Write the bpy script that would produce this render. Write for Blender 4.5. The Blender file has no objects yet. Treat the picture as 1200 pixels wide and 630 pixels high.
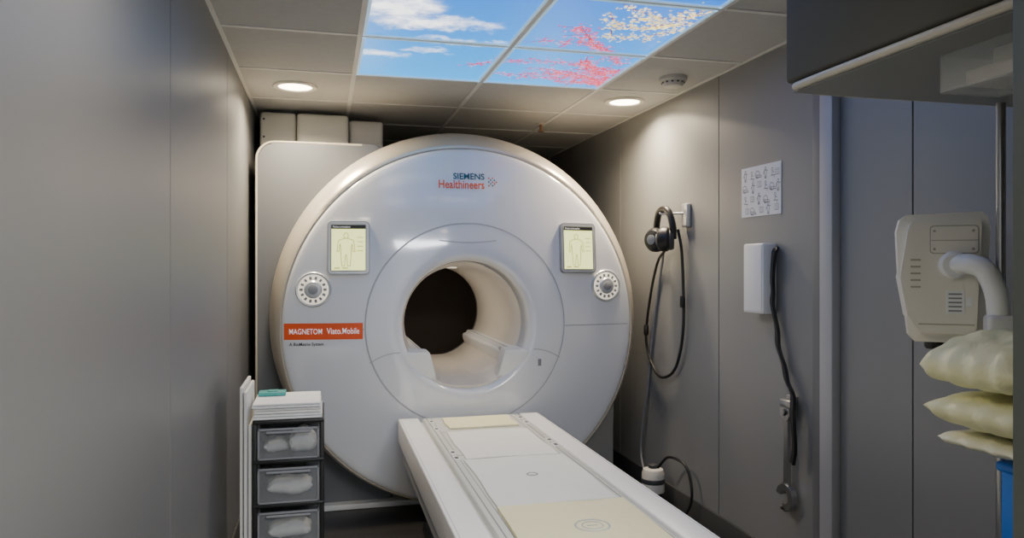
import bpy, bmesh, math, random
from mathutils import Vector, Matrix, Quaternion
random.seed(7)
C = bpy.context.scene.collection
WM = {}
pi = math.pi
# ------------------------------------------------------------ materials
def mat(name, col, rough=0.5, metal=0.0, var=0.06, scale=8.0, bump=0.0, bscale=80.0, emit=None, estr=0.0,
        alpha=1.0, coat=0.0, trans=0.0, bdist=0.01):
    m = bpy.data.materials.new(name); m.use_nodes = True
    nt = m.node_tree; N = nt.nodes; L = nt.links
    b = N['Principled BSDF']
    b.inputs['Roughness'].default_value = rough
    b.inputs['Metallic'].default_value = metal
    if coat: b.inputs['Coat Weight'].default_value = coat; b.inputs['Coat Roughness'].default_value = 0.06
    if trans: b.inputs['Transmission Weight'].default_value = trans
    tc = N.new('ShaderNodeTexCoord')
    no = N.new('ShaderNodeTexNoise'); no.inputs['Scale'].default_value = scale; no.inputs['Detail'].default_value = 4
    L.new(tc.outputs['Object'], no.inputs['Vector'])
    mx = N.new('ShaderNodeMix'); mx.data_type = 'RGBA'
    c = Vector(col)
    mx.inputs[6].default_value = (*(c*(1-var)), 1); mx.inputs[7].default_value = (*[min(1, v) for v in c*(1+var)], 1)
    L.new(no.outputs['Fac'], mx.inputs[0]); L.new(mx.outputs[2], b.inputs['Base Color'])
    if bump:
        n2 = N.new('ShaderNodeTexNoise'); n2.inputs['Scale'].default_value = bscale; n2.inputs['Detail'].default_value = 3
        n2.inputs['Distortion'].default_value = 0.6
        L.new(tc.outputs['Object'], n2.inputs['Vector'])
        bp = N.new('ShaderNodeBump'); bp.inputs['Strength'].default_value = bump; bp.inputs['Distance'].default_value = bdist
        L.new(n2.outputs['Fac'], bp.inputs['Height']); L.new(bp.outputs['Normal'], b.inputs['Normal'])
    if emit:
        b.inputs['Emission Color'].default_value = (*emit, 1); b.inputs['Emission Strength'].default_value = estr
    b.inputs['Alpha'].default_value = alpha
    return m

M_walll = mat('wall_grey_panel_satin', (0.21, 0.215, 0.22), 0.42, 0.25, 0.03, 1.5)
M_wall  = mat('wall_grey_panel', (0.27, 0.275, 0.275), 0.42, 0.12, 0.03, 1.5)
M_wallb = mat('wall_back_brown', (0.10, 0.075, 0.05), 0.7)
M_seam  = mat('seam_dark', (0.015, 0.015, 0.015), 0.8)
M_floor = mat('floor_vinyl_dark', (0.04, 0.038, 0.037), 0.4, 0, 0.4, 60)
M_ceil  = mat('ceiling_tile', (0.55, 0.55, 0.54), 0.9, 0, 0.08, 30, 0.25, 300)
M_tbar  = mat('ceiling_grid', (0.78, 0.78, 0.76), 0.5)
M_frame = mat('panel_frame_glow', (0.6, 0.72, 0.82), 0.5, emit=(0.35, 0.65, 0.9), estr=0.6)  # frame is no lamp; bluish emission paints the panels' glow onto it
M_base  = mat('baseboard_dark', (0.06, 0.06, 0.06), 0.6)
M_trim  = mat('trim_grey', (0.44, 0.45, 0.47), 0.4, 0.1)
M_trimd = mat('trim_grey_dark', (0.20, 0.205, 0.21), 0.4, 0.1)
M_white = mat('gloss_white_cover', (0.83, 0.84, 0.855), 0.12, 0, 0.01, 2, coat=1.0)
M_champ = mat('champagne_rim', (0.70, 0.64, 0.53), 0.30, 0.4, 0.02)
M_hous  = mat('housing_grey', (0.15, 0.16, 0.175), 0.4, 0.1, 0.02)
M_rear  = mat('rear_cover_grey', (0.45, 0.45, 0.45), 0.4, 0.1, 0.02)
M_bore  = mat('bore_cream', (0.78, 0.73, 0.65), 0.35, 0, 0.02)
M_box   = mat('offwhite_plastic', (0.66, 0.64, 0.58), 0.5, 0, 0.03)
M_silv  = mat('silver_plastic', (0.62, 0.64, 0.66), 0.28, 0.5)
M_frm   = mat('screen_frame_grey', (0.36, 0.37, 0.38), 0.3, 0.3)
M_dkgr  = mat('dark_grey_plastic', (0.05, 0.055, 0.06), 0.4)
M_black = mat('black_plastic', (0.012, 0.012, 0.013), 0.4)
M_scr   = mat('screen_yellow', (0.5, 0.55, 0.2), 0.3, emit=(0.95, 0.97, 0.36), estr=1.6)
M_scrw  = mat('screen_figure', (0.3, 0.3, 0.12), 0.4, emit=(0.36, 0.36, 0.12), estr=0.8)
M_oran  = mat('orange_label', (0.92, 0.10, 0.012), 0.4)
M_logot = mat('teal_print', (0.0, 0.12, 0.16), 0.5)
M_logoo = mat('orange_print', (0.88, 0.11, 0.01), 0.5)
M_prtw  = mat('white_print', (0.95, 0.95, 0.95), 0.5, emit=(1, 1, 1), estr=0.3)
M_prtb  = mat('grey_print', (0.02, 0.02, 0.03), 0.6)
M_line  = mat('panel_joint_grey', (0.25, 0.26, 0.28), 0.6)
M_linel = mat('panel_joint_pale', (0.48, 0.49, 0.50), 0.6)
M_led   = mat('warm_led', (1, .9, .8), 0.5, emit=(1.0, 0.88, 0.66), estr=0.75)
M_ledb  = mat('bore_led', (1, .9, .8), 0.5, emit=(1.0, 0.88, 0.7), estr=0.8)
M_key   = mat('grey_key', (0.30, 0.31, 0.32), 0.5)
M_table = mat('table_white', (0.84, 0.85, 0.855), 0.35, 0, 0.02)
M_bed   = mat('tabletop_grey_white', (0.58, 0.60, 0.56), 0.4, 0, 0.03)
M_sheet = mat('paper_sheet_white', (0.74, 0.76, 0.74), 0.7, 0, 0.03, 6, 0.4, 14)
M_yell  = mat('pale_yellow_pad', (0.80, 0.77, 0.50), 0.7, 0, 0.05, 6, 0.4, 18)
M_clear = mat('clear_smoky_plastic', (0.40, 0.43, 0.46), 0.2, 0, 0.05, 8, alpha=0.22)
M_clr2  = mat('clear_plastic', (0.75, 0.78, 0.78), 0.1, 0, 0.05, 8, alpha=0.3)
M_cloth = mat('white_cloth', (0.80, 0.81, 0.82), 0.85, 0, 0.05, 20, 0.3, 60)
M_teal  = mat('teal_plastic', (0.06, 0.34, 0.31), 0.5)
M_board = mat('white_board', (0.66, 0.66, 0.65), 0.6)
M_paper = mat('poster_paper', (0.84, 0.85, 0.86), 0.7, 0, 0.01)
M_steel = mat('brushed_steel', (0.42, 0.42, 0.42), 0.28, 0.85, 0.08, 40)
M_beige = mat('beige_device', (0.84, 0.82, 0.74), 0.38, 0, 0.02)
M_beig2 = mat('beige_dark', (0.45, 0.43, 0.36), 0.5)
M_pill  = mat('pillow_cream', (0.84, 0.84, 0.54), 0.45, 0, 0.05, 12, 0.6, 11, bdist=0.025)
M_pilw  = mat('pillow_pale', (0.84, 0.84, 0.66), 0.5, 0, 0.05, 12, 0.6, 11, bdist=0.025)
M_blue  = mat('blue_plastic', (0.01, 0.17, 0.70), 0.4)
M_cab   = mat('cabinet_grey', (0.10, 0.095, 0.075), 0.8, 0.0, 0.04)
M_cabu  = mat('cabinet_underside', (0.24, 0.25, 0.25), 0.6, 0.0, 0.04)
M_cabt  = mat('cabinet_edge', (0.60, 0.56, 0.47), 0.4, 0.1)
M_part  = mat('partition_dark', (0.07, 0.08, 0.07), 0.5)
M_copp  = mat('copper', (0.40, 0.2, 0.1), 0.4, 0.7)
M_lamp  = mat('downlight_lens', (1, .9, .7), 0.5, emit=(1.0, 0.86, 0.62), estr=16)
M_ring  = mat('downlight_ring', (0.85, 0.81, 0.73), 0.4)
M_pink  = mat('blossom_pink', (0.5, 0.05, 0.08), 0.6, emit=(0.95, 0.06, 0.12), estr=1.15)
M_pink2 = mat('blossom_pale', (0.6, 0.2, 0.2), 0.6, emit=(1.0, 0.30, 0.36), estr=1.6)
M_wblo  = mat('blossom_cream', (0.7, 0.6, 0.2), 0.6, emit=(1.0, 0.68, 0.13), estr=1.7)
M_wblo2 = mat('blossom_ivory', (0.8, 0.75, 0.5), 0.6, emit=(1.0, 0.88, 0.48), estr=2.2)
M_brch  = mat('branch_brown', (0.2, 0.03, 0.04), 0.6, emit=(0.30, 0.03, 0.05), estr=0.8)

def sky_mat():
    m = bpy.data.materials.new('backlit_sky_print'); m.use_nodes = True
    nt = m.node_tree; N = nt.nodes; L = nt.links
    b = N['Principled BSDF']; b.inputs['Roughness'].default_value = 0.4
    geo = N.new('ShaderNodeNewGeometry')
    no = N.new('ShaderNodeTexNoise'); no.inputs['Scale'].default_value = 6; no.inputs['Detail'].default_value = 8
    no.inputs['Roughness'].default_value = 0.66
    L.new(geo.outputs['Position'], no.inputs['Vector'])
    n3 = N.new('ShaderNodeTexNoise'); n3.inputs['Scale'].default_value = 11; n3.inputs['Detail'].default_value = 8
    n3.inputs['Roughness'].default_value = 0.7
    L.new(geo.outputs['Position'], n3.inputs['Vector'])
    sub = N.new('ShaderNodeVectorMath'); sub.operation = 'SUBTRACT'; sub.inputs[1].default_value = (.5, .5, .5)
    L.new(no.outputs['Color'], sub.inputs[0])
    scl = N.new('ShaderNodeVectorMath'); scl.operation = 'SCALE'; scl.inputs['Scale'].default_value = 0.34
    L.new(sub.outputs[0], scl.inputs[0])
    add = N.new('ShaderNodeVectorMath'); add.operation = 'ADD'
    L.new(geo.outputs['Position'], add.inputs[0]); L.new(scl.outputs[0], add.inputs[1])
    prev = None
    for (cx, cy, rx, ry, s) in [(.24, 2.60, .15, .12, 1), (.38, 2.76, .19, .07, .95), (.55, 2.96, .16, .035, .6),
                                (.22, 3.22, .13, .04, .6), (.42, 3.10, .09, .035, .5), (.9, 2.1, .25, .1, .9), (.3, 2.0, .15, .12, .9)]:
        s1 = N.new('ShaderNodeVectorMath'); s1.operation = 'SUBTRACT'; s1.inputs[1].default_value = (cx, cy, 2.19)
        L.new(add.outputs[0], s1.inputs[0])
        s2 = N.new('ShaderNodeVectorMath'); s2.operation = 'MULTIPLY'; s2.inputs[1].default_value = (1/rx, 1/ry, 0)
        L.new(s1.outputs[0], s2.inputs[0])
        ln = N.new('ShaderNodeVectorMath'); ln.operation = 'LENGTH'; L.new(s2.outputs[0], ln.inputs[0])
        mr = N.new('ShaderNodeMapRange'); mr.interpolation_type = 'SMOOTHSTEP'
        mr.inputs['From Min'].default_value = 1.5; mr.inputs['From Max'].default_value = 0.3
        mr.inputs['To Max'].default_value = s
        L.new(ln.outputs['Value'], mr.inputs['Value'])
        if prev is None: prev = mr.outputs[0]
        else:
            mm = N.new('ShaderNodeMath'); mm.operation = 'MAXIMUM'
            L.new(prev, mm.inputs[0]); L.new(mr.outputs[0], mm.inputs[1]); prev = mm.outputs[0]
    m3 = N.new('ShaderNodeMapRange'); m3.inputs['From Min'].default_value = .36; m3.inputs['From Max'].default_value = .58
    m3.inputs['To Min'].default_value = .25; m3.inputs['To Max'].default_value = 1.15; L.new(n3.outputs['Fac'], m3.inputs['Value'])
    mu = N.new('ShaderNodeMath'); mu.operation = 'MULTIPLY'; mu.use_clamp = True
    L.new(prev, mu.inputs[0]); L.new(m3.outputs[0], mu.inputs[1]); prev = mu.outputs[0]
    sep = N.new('ShaderNodeSeparateXYZ'); L.new(geo.outputs['Position'], sep.inputs[0])
    g = N.new('ShaderNodeMapRange'); g.inputs['From Min'].default_value = 2.3; g.inputs['From Max'].default_value = 3.6
    L.new(sep.outputs['Y'], g.inputs['Value'])
    m1 = N.new('ShaderNodeMix'); m1.data_type = 'RGBA'
    m1.inputs[6].default_value = (0.0, 0.11, 0.48, 1); m1.inputs[7].default_value = (0.005, 0.27, 0.66, 1)
    L.new(g.outputs[0], m1.inputs[0])
    m2 = N.new('ShaderNodeMix'); m2.data_type = 'RGBA'; m2.inputs[7].default_value = (1.0, 1.0, 1.0, 1)
    L.new(prev, m2.inputs[0]); L.new(m1.outputs[2], m2.inputs[6])
    L.new(m2.outputs[2], b.inputs['Emission Color']); b.inputs['Emission Strength'].default_value = 2.7
    b.inputs['Base Color'].default_value = (0.02, 0.05, 0.1, 1)
    return m
M_sky = sky_mat()

# ------------------------------------------------------------ helpers
def root(name, loc, label, category, group=None, rotz=0.0):
    e = bpy.data.objects.new(name, None); e.empty_display_size = 0.1
    M = Matrix.Translation(Vector(loc)) @ Matrix.Rotation(rotz, 4, 'Z')
    e.matrix_basis = M; WM[e] = M
    e['label'] = label; e['category'] = category
    if group: e['group'] = group
    C.objects.link(e); return e

def add(name, bm, m, parent=None, M=None, label=None, category=None, group=None, structure=False, smooth=True, ang=35, stuff=False):
    M = M or Matrix.Identity(4)
    me = bpy.data.meshes.new(name)
    bmesh.ops.recalc_face_normals(bm, faces=bm.faces[:])
    bm.to_mesh(me); bm.free()
    mats = m if isinstance(m, (list, tuple)) else [m]
    for mm in mats: me.materials.append(mm)
    lo = Vector((min(v.co[i] for v in me.vertices) for i in range(3)))
    hi = Vector((max(v.co[i] for v in me.vertices) for i in range(3)))
    c = (lo+hi)/2
    if parent is None: c.z = lo.z
    me.transform(Matrix.Translation(-c))
    if smooth:
        for p in me.polygons: p.use_smooth = True
        me.set_sharp_from_angle(angle=math.radians(ang))
    o = bpy.data.objects.new(name, me)
    W = M @ Matrix.Translation(c); WM[o] = W
    if parent is not None:
        o.parent = parent; o.matrix_basis = WM[parent].inverted() @ W
    else: o.matrix_basis = W
    if label: o['label'] = label
    if category: o['category'] = category
    if group: o['group'] = group
    if structure: o['kind'] = 'structure'
    if stuff: o['kind'] = 'stuff'
    C.objects.link(o); return o

def bbox(bm, x0, x1, y0, y1, z0, z1, bev=0.0, seg=3, mi=0, edges=None):
    t = bmesh.new()
    bmesh.ops.create_cube(t, size=1.0)
    for v in t.verts:
        v.co = Vector(((x0+x1)/2+v.co.x*(x1-x0), (y0+y1)/2+v.co.y*(y1-y0), (z0+z1)/2+v.co.z*(z1-z0)))
    if bev > 0:
        bev = min(bev, 0.49*min(x1-x0, y1-y0, z1-z0)) if edges is None else bev
        es = t.edges[:]
        if edges is not None:
            es = [e for e in es if abs((e.verts[0].co-e.verts[1].co).normalized()[edges]) > .9]
        bmesh.ops.bevel(t, geom=es, offset=bev, segments=seg, affect='EDGES', profile=0.5)
    merge(bm, t, mi)
def merge(bm, t, mi=0, M=None):
    vm = {}
    for v in t.verts: vm[v] = bm.verts.new((M @ v.co) if M else v.co)
    for f in t.faces:
        try:
            nf = bm.faces.new([vm[v] for v in f.verts]); nf.material_index = mi
        except ValueError: pass
    t.free()
def box(name, b, m, bev=0.004, **k):
    bm = bmesh.new(); bbox(bm, *b, bev=bev); return add(name, bm, m, **k)
def lathe(bm, prof, cen, axis='Y', seg=96, closed=True, mi=0):
    rings = []
    for p in prof:
        r, t = p[0], p[1]; dz = p[2] if len(p) > 2 else 0
        ring = []
        for i in range(seg):
            a = 2*pi*i/seg; c, s = math.cos(a)*r, math.sin(a)*r
            if axis == 'Y': co = (cen[0]+c, cen[1]+t, cen[2]+s+dz)
            elif axis == 'Z': co = (cen[0]+c, cen[1]+s, cen[2]+t)
            else: co = (cen[0]+t, cen[1]+c, cen[2]+s)
            ring.append(bm.verts.new(co))
        rings.append(ring)
    for a, b in zip(rings, rings[1:]):
        for i in range(seg):
            f = bm.faces.new([a[i], a[(i+1) % seg], b[(i+1) % seg], b[i]]); f.material_index = mi
    if closed:
        bm.faces.new(rings[0]).material_index = mi; bm.faces.new(rings[-1]).material_index = mi
def lathe_obj(name, prof, cen, m, axis='Y', seg=48, closed=True, **k):
    bm = bmesh.new(); lathe(bm, prof, cen, axis, seg, closed); return add(name, bm, m, **k)
def smooth_pts(pts, n=8):
    P = [Vector(p) for p in pts]; P = [P[0]*2-P[1]] + P + [P[-1]*2-P[-2]]
    out = []
    for i in range(1, len(P)-2):
        for j in range(n):
            t = j/n; a, b, c, d = P[i-1], P[i], P[i+1], P[i+2]
            out.append(0.5*((2*b)+(-a+c)*t+(2*a-5*b+4*c-d)*t*t+(-a+3*b-3*c+d)*t**3))
    out.append(P[-2]); return out
def tube(bm, pts, r, seg=10, n=8, sm=True, mi=0, flat=None, thick=.0012):
    P = smooth_pts(pts, n) if sm else [Vector(p) for p in pts]
    rings = []; up = Vector((0.13, 0.31, 0.94)).normalized(); prev = None
    for i, p in enumerate(P):
        t = (P[min(i+1, len(P)-1)]-P[max(i-1, 0)]).normalized()
        if prev is None:
            a = t.cross(up).normalized()
        else:
            a = (prev - t*prev.dot(t)).normalized()
        prev = a; b = t.cross(a)
        rr = r
        if flat:
            w = Vector(flat); w = (w-t*w.dot(t)).normalized(); nn = t.cross(w)
            ring = [bm.verts.new(p+w*rr*sx+nn*thick*sy) for sx, sy in ((-1, -1), (1, -1), (1, 1), (-1, 1))]
        else:
            ring = [bm.verts.new(p+a*math.cos(2*pi*k/seg)*rr+b*math.sin(2*pi*k/seg)*rr) for k in range(seg)]
        rings.append(ring)
    s = len(rings[0])
    for x, y in zip(rings, rings[1:]):
        for k in range(s):
            bm.faces.new([x[k], x[(k+1) % s], y[(k+1) % s], y[k]]).material_index = mi
    bm.faces.new(rings[0]).material_index = mi; bm.faces.new(rings[-1]).material_index = mi
def tube_obj(name, pts, r, m, **k):
    kk = {q: k.pop(q) for q in ('seg', 'n', 'sm', 'flat', 'thick') if q in k}
    bm = bmesh.new(); tube(bm, pts, r, **kk); return add(name, bm, m, **k)
def poly_extrude(bm, pts2, plane, t0, t1, mi=0):
    def co(p, t):
        return (t, p[0], p[1]) if plane == 'YZ' else ((p[0], t, p[1]) if plane == 'XZ' else (p[0], p[1], t))
    a = [bm.verts.new(co(p, t0)) for p in pts2]; b = [bm.verts.new(co(p, t1)) for p in pts2]
    n = len(a)
    bm.faces.new(a).material_index = mi; bm.faces.new(b).material_index = mi
    for i in range(n): bm.faces.new([a[i], a[(i+1) % n], b[(i+1) % n], b[i]]).material_index = mi
def text_bm(body, w, h, bold=0.0):
    cu = bpy.data.curves.new('txt', 'FONT'); cu.body = body; cu.offset = bold; cu.resolution_u = 4
    o = bpy.data.objects.new('txt', cu); C.objects.link(o)
    dg = bpy.context.evaluated_depsgraph_get()
    me = bpy.data.meshes.new_from_object(o.evaluated_get(dg))
    bpy.data.objects.remove(o); bpy.data.curves.remove(cu)
    bm = bmesh.new(); bm.from_mesh(me); bpy.data.meshes.remove(me)
    xs = [v.co.x for v in bm.verts]; ys = [v.co.y for v in bm.verts]
    sx = w/(max(xs)-min(xs)); sy = h/(max(ys)-min(ys)) if h else sx
    x0, y0 = min(xs), min(ys)
    for v in bm.verts: v.co = Vector(((v.co.x-x0)*sx, 0, (v.co.y-y0)*sy))
    for f in bm.faces: f.material_index = 0
    return bm

# ------------------------------------------------------------ room
XL, XR, YB, YF, H = -0.39, 1.80, 5.9, -1.6, 2.2
box('floor', (XL-.1, XR+.1, YF-.1, YB+.1, -.06, 0), M_floor, 0, structure=True)
def wall_x(name, x, sgn, joints, m):
    bm = bmesh.new()
    bbox(bm, *( (x-.1, x-.008) if sgn < 0 else (x+.008, x+.1) ), YF, YB, 0, H, mi=1)
    for a, b in zip(joints, joints[1:]):
        xx = (x-.02, x) if sgn < 0 else (x, x+.02)
        bbox(bm, *xx, a+.0035, b-.0035, 0, H)
    return add(name, bm, [m, M_seam], structure=True, smooth=False)
wall_x('wall_left', XL, -1, [YF, -.23, .95, 2.12, 3.30, 4.5, YB], M_walll)
wall_x('wall_right', XR, 1, [YF, -.4, .79, 1.99, 3.19, 4.40, YB], M_wall)
box('wall_back', (XL-.1, XR+.1, YB, YB+.1, 0, H), M_wallb, 0, structure=True)
box('wall_front', (XL-.1, XR+.1, YF-.1, YF, 0, H), M_ceil, 0, structure=True)
box('wall_partition', (0.988, XR-.001, .80, .90, 0.001, H-.012), M_part, 0.004, structure=True)
XS = [XL, .135, .74, 1.345, XR]
YS = [-1.6, -1.29, -.68, -.07, .54, 1.15, 1.75, 2.36, 2.97, 3.58, 4.19, 4.80, 5.41, 5.9]
bm = bmesh.new()
bbox(bm, XL-.1, XR+.1, YF-.1, YB+.1, H+.02, H+.08)
for i in range(4):
    for j in range(len(YS)-1):
        if i in (1, 2) and 6 <= j <= 8: continue
        bbox(bm, XS[i]+.003, XS[i+1]-.003, YS[j]+.003, YS[j+1]-.003, H-.002, H+.02)
add('ceiling', bm, M_ceil, structure=True, smooth=False)
bm = bmesh.new()
for x in XS[1:4]: bbox(bm, x-.010, x+.010, YF, YB, H-.006, H+.0195)
for y in YS[1:-1]: bbox(bm, XL, XR, y-.010, y+.010, H-.0055, H+.0195)
bbox(bm, XL+.0005, XL+.016, YF, YB, H-.006, H+.01); bbox(bm, XR-.016, XR-.0005, YF, YB, H-.006, H+.01)
add('trim_1', bm, M_tbar, structure=True, smooth=False)
box('baseboard_right', (XR-.012, XR-.0005, .905, YB, 0.0005, .135), M_base, .003, structure=True)
box('baseboard_left', (XL+.0005, XL+.012, YF, YB, 0.0005, .135), M_base, .003, structure=True)
box('trim_2', (1.788, 1.7995, 2.402, 2.475, .0005, H-.01), M_trimd, .002, structure=True)
box('trim_3', (1.762, 1.7995, 2.33, 2.40, .0005, H-.01), M_trim, .004, structure=True)

# ------------------------------------------------------------ sky light panels
def flower(bm, x, y, r, z, mi):
    a0 = random.random()*6; vs = []
    for k in range(10):
        rr = r*random.uniform(.85, 1.1) if k % 2 == 0 else r*.45
        vs.append(bm.verts.new((x+math.cos(a0+k*pi/5)*rr, y+math.sin(a0+k*pi/5)*rr, z)))
    f = bm.faces.new(vs); f.material_index = mi
paths_p = [[(1.34, 3.3), (1.2, 3.2), (1.0, 3.15), (.8, 3.2), (.62, 3.28)], [(1.34, 3.47), (1.2, 3.4), (1.0, 3.42), (.80, 3.40)],
           [(1.28, 3.12), (1.1, 2.92), (.98, 2.74), (.93, 2.66)], [(1.25, 3.02), (1.05, 2.87), (.84, 2.86)], [(1.34, 3.2), (1.15, 3.3), (.95, 3.27)],
           [(1.34, 3.38), (1.25, 3.3), (1.17, 3.2), (1.1, 3.1)], [(1.34, 3.42), (1.2, 3.36), (1.08, 3.34), (.9, 3.36)], [(1.34, 3.5), (1.25, 3.45), (1.1, 3.47)]]
paths_w = [[(1.34, 2.42), (1.2, 2.5), (1.02, 2.43)], [(1.34, 2.6), (1.2, 2.72), (1.05, 2.76)], [(1.3, 2.38), (1.22, 2.6), (1.1, 2.62), (1.0, 2.55)], [(1.34, 2.5), (1.25, 2.58), (1.12, 2.52)]]
flw = []; brs = []
def grow(paths, n, dens, kinds, sd, r0, r1):
    for pth in paths:
        S = smooth_pts([(a, b, 0) for a, b in pth], n)
        brs.extend([(p, q) for p, q in zip(S, S[1:])])
        for k_, p in enumerate(S):
            for _ in range(dens(p)):
                flw.append((p.x+random.gauss(0, sd), p.y+random.gauss(0, sd), random.uniform(r0, r1), random.choice(kinds)))
            if k_ % 6 == 3:
                a = random.uniform(-1.6, 1.6)+pi; q = p+Vector((math.cos(a)*.09, math.sin(a)*.09, 0)); brs.append((p, q))
                for _ in range(9):
                    w_ = p.lerp(q, random.random()); flw.append((w_.x+random.gauss(0, .01), w_.y+random.gauss(0, .01), random.uniform(r0, r1), random.choice(kinds)))
grow(paths_p, 14, lambda p: 9 if p.x > 1.0 else 5, [0, 0, 0, 1], .021, .004, .010)
grow(paths_w, 12, lambda p: 5, [2, 2, 4], .024, .004, .010)
for j in (6, 7, 8):
    for i in (1, 2):
        x0, x1, y0, y1 = XS[i]+.011, XS[i+1]-.011, YS[j]+.011, YS[j+1]-.011
        cx, cy = (x0+x1)/2, (y0+y1)/2
        what = {(1, 8): 'blue sky with thin cloud wisps', (2, 8): 'dense pink cherry blossom on blue sky',
                (1, 7): 'blue sky with a white cloud', (2, 7): 'pink and cream blossom'}.get((i, j), 'blue sky')
        r = root('ceiling_light_panel', (cx, cy, H-.004), 'square backlit ceiling light printed with '+what, 'ceiling light', 'backlit sky ceiling panels')
        box('diffuser', (x0, x1, y0, y1, H-.002, H+.012), M_sky, 0, parent=r, smooth=False)
        sel = [f for f in flw if x0+.012 < f[0] < x1-.012 and y0+.012 < f[1] < y1-.012]
        if sel:
            bm = bmesh.new()
            for p, q in brs:
                if all(x0 < v.x < x1 and y0 < v.y < y1 for v in (p, q)):
                    d = (q-p).normalized(); nn = Vector((-d.y, d.x, 0))*.0022
                    bm.faces.new([bm.verts.new((v.x, v.y, H-.0026)) for v in (p+nn, q+nn, q-nn, p-nn)]).material_index = 3
            for k, f in enumerate(sel): flower(bm, f[0], f[1], f[2], H-.003-.000002*k, f[3])
            add('blossom_print', bm, [M_pink, M_pink2, M_wblo, M_brch, M_wblo2], parent=r, smooth=False, stuff=True)
        bm = bmesh.new()
        for b in ((x0-.001, x1+.001, y0-.001, y0+.010), (x0-.001, x1+.001, y1-.010, y1+.001), (x0-.001, x0+.010, y0, y1), (x1-.010, x1+.001, y0, y1)):
            bbox(bm, *b, H-.0075, H-.002)
        add('frame', bm, M_frame, parent=r, smooth=False)

# ------------------------------------------------------------ ceiling fittings
def downlight(x, y, power):
    r = root('recessed_downlight', (x, y, H-.01), 'round recessed warm white downlight with pale trim ring', 'ceiling light', 'recessed downlights')
    lathe_obj('trim_ring', [(.078, -.002), (.105, -.002), (.108, -.006), (.104, -.012), (.084, -.012), (.078, -.006)], (x, y, H), M_ring, 'Z', closed=False, parent=r)
    lathe_obj('lens', [(.080, -.003), (.080, -.008), (.06, -.0095), (.02, -.0105)], (x, y, H), M_lamp, 'Z', parent=r)
    ld = bpy.data.lights.new('downlight_lamp', 'AREA'); ld.shape = 'DISK'; ld.size = .15; ld.energy = power; ld.color = (1, .82, .58); ld.spread = math.radians(150)
    lo = bpy.data.objects.new('downlight_lamp', ld); lo.parent = r; lo.location = (0, 0, -.012); C.objects.link(lo)
downlight(-.14, 3.886, 17); downlight(1.583, 3.81, 19)
downlight(-.13, 1.25, 7); downlight(1.0, .45, 13)  # two more downlights out of view, added as fill light
r = root('smoke_detector', (1.61, 3.28, H-.06), 'small round off-white ceiling smoke detector', 'smoke detector')
lathe_obj('base', [(.065, -.002), (.065, -.018), (.058, -.024)], (1.61, 3.28, H), M_box, 'Z', parent=r)
lathe_obj('sensor_cap', [(.05, -.023), (.05, -.034), (.042, -.046), (.02, -.052)], (1.61, 3.28, H), M_box, 'Z', parent=r)
bm = bmesh.new()
for k in range(12):
    a = k*pi/6; bbox(bm, 1.61+.0505*math.cos(a)-.004, 1.61+.0505*math.cos(a)+.004, 3.28+.0505*math.sin(a)-.004, 3.28+.0505*math.sin(a)+.004, H-.033, H-.026)
add('vent_slots', bm, M_dkgr, parent=r)
r = root('sprinkler_head', (1.32, 4.53, H-.08), 'small copper fire sprinkler head on the ceiling', 'sprinkler')
lathe_obj('escutcheon', [(.03, -.002), (.028, -.008), (.01, -.01)], (1.32, 4.53, H), M_box, 'Z', parent=r)
lathe_obj('nozzle', [(.008, -.009), (.009, -.05), (.02, -.053), (.02, -.056), (.004, -.06)], (1.32, 4.53, H), M_copp, 'Z', parent=r, seg=20)

# ------------------------------------------------------------ MRI scanner
CX, CZ, B = .72, 1.0, .085
def F(x, z): return 3.80 + B*((x-CX)**2+(z-CZ)**2)
def Fr(r): return 3.80 + B*r*r
mri = root('mri_scanner', (CX, 4.4, 0), 'large round white scanner with wide bore and two touch screens', 'MRI scanner')
prof = [(.322, 3.97), (.325, 3.92), (.328, 3.875), (.333, 3.845), (.342, 3.826), (.354, 3.816), (.370, 3.8125), (.42, Fr(.42)), (.46, Fr(.46)), (.49, Fr(.49)), (.518, Fr(.518)),
        (.5195, Fr(.52)+.005), (.5245, Fr(.52)+.005), (.526, Fr(.526))]
prof += [(r_, Fr(r_)) for r_ in (.56, .6, .65, .7, .75, .8, .84)] + [(.880, Fr(.88), -.005), (.906, Fr(.906), -.009), (.918, Fr(.918)+.003, -.010), (.925, Fr(.925)+.010, -.010), (.927, Fr(.92)+.03, -.010)]
bm = bmesh.new(); lathe(bm, prof, (CX, 0, CZ), 'Y', 160, False)
add('front_cover', bm, M_white, parent=mri, ang=50)
bm = bmesh.new()
lathe(bm, [(.925, 3.895, -.010), (.927, 3.884, -.010), (.933, 3.880, -.008), (.944, 3.889, -.002), (.960, 3.912, .008), (.975, 3.947, .018), (.987, 3.99, .026), (.994, 4.04, .030), (.996, 4.09, .032), (.996, 4.20, .032), (.988, 4.225, .032)], (CX, 0, CZ), 'Y', 160, False)
for v in bm.verts: v.co.z = max(v.co.z, .02)
add('outer_rim', bm, M_champ, parent=mri, ang=60)
bm = bmesh.new()
lathe(bm, [(.95, 4.215, .03), (.998, 4.235, .03), (1.006, 4.28, .03), (1.006, 4.7, .03), (.97, 5.0, .03), (.9, 5.12, .03), (.33, 5.16, 0), (.31, 5.14, 0)], (CX, 0, CZ), 'Y', 120, False)
for v in bm.verts: v.co.z = max(v.co.z, .03)
add('rear_cover', bm, M_rear, parent=mri, ang=50)
bm = bmesh.new()
lathe(bm, [(.324, 3.965), (.318, 3.98), (.308, 4.02), (.30, 4.10), (.30, 5.05), (.315, 5.13), (.34, 5.155)], (CX, 0, CZ), 'Y', 120, False)
add('bore_liner', bm, M_bore, parent=mri, ang=60)
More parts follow.
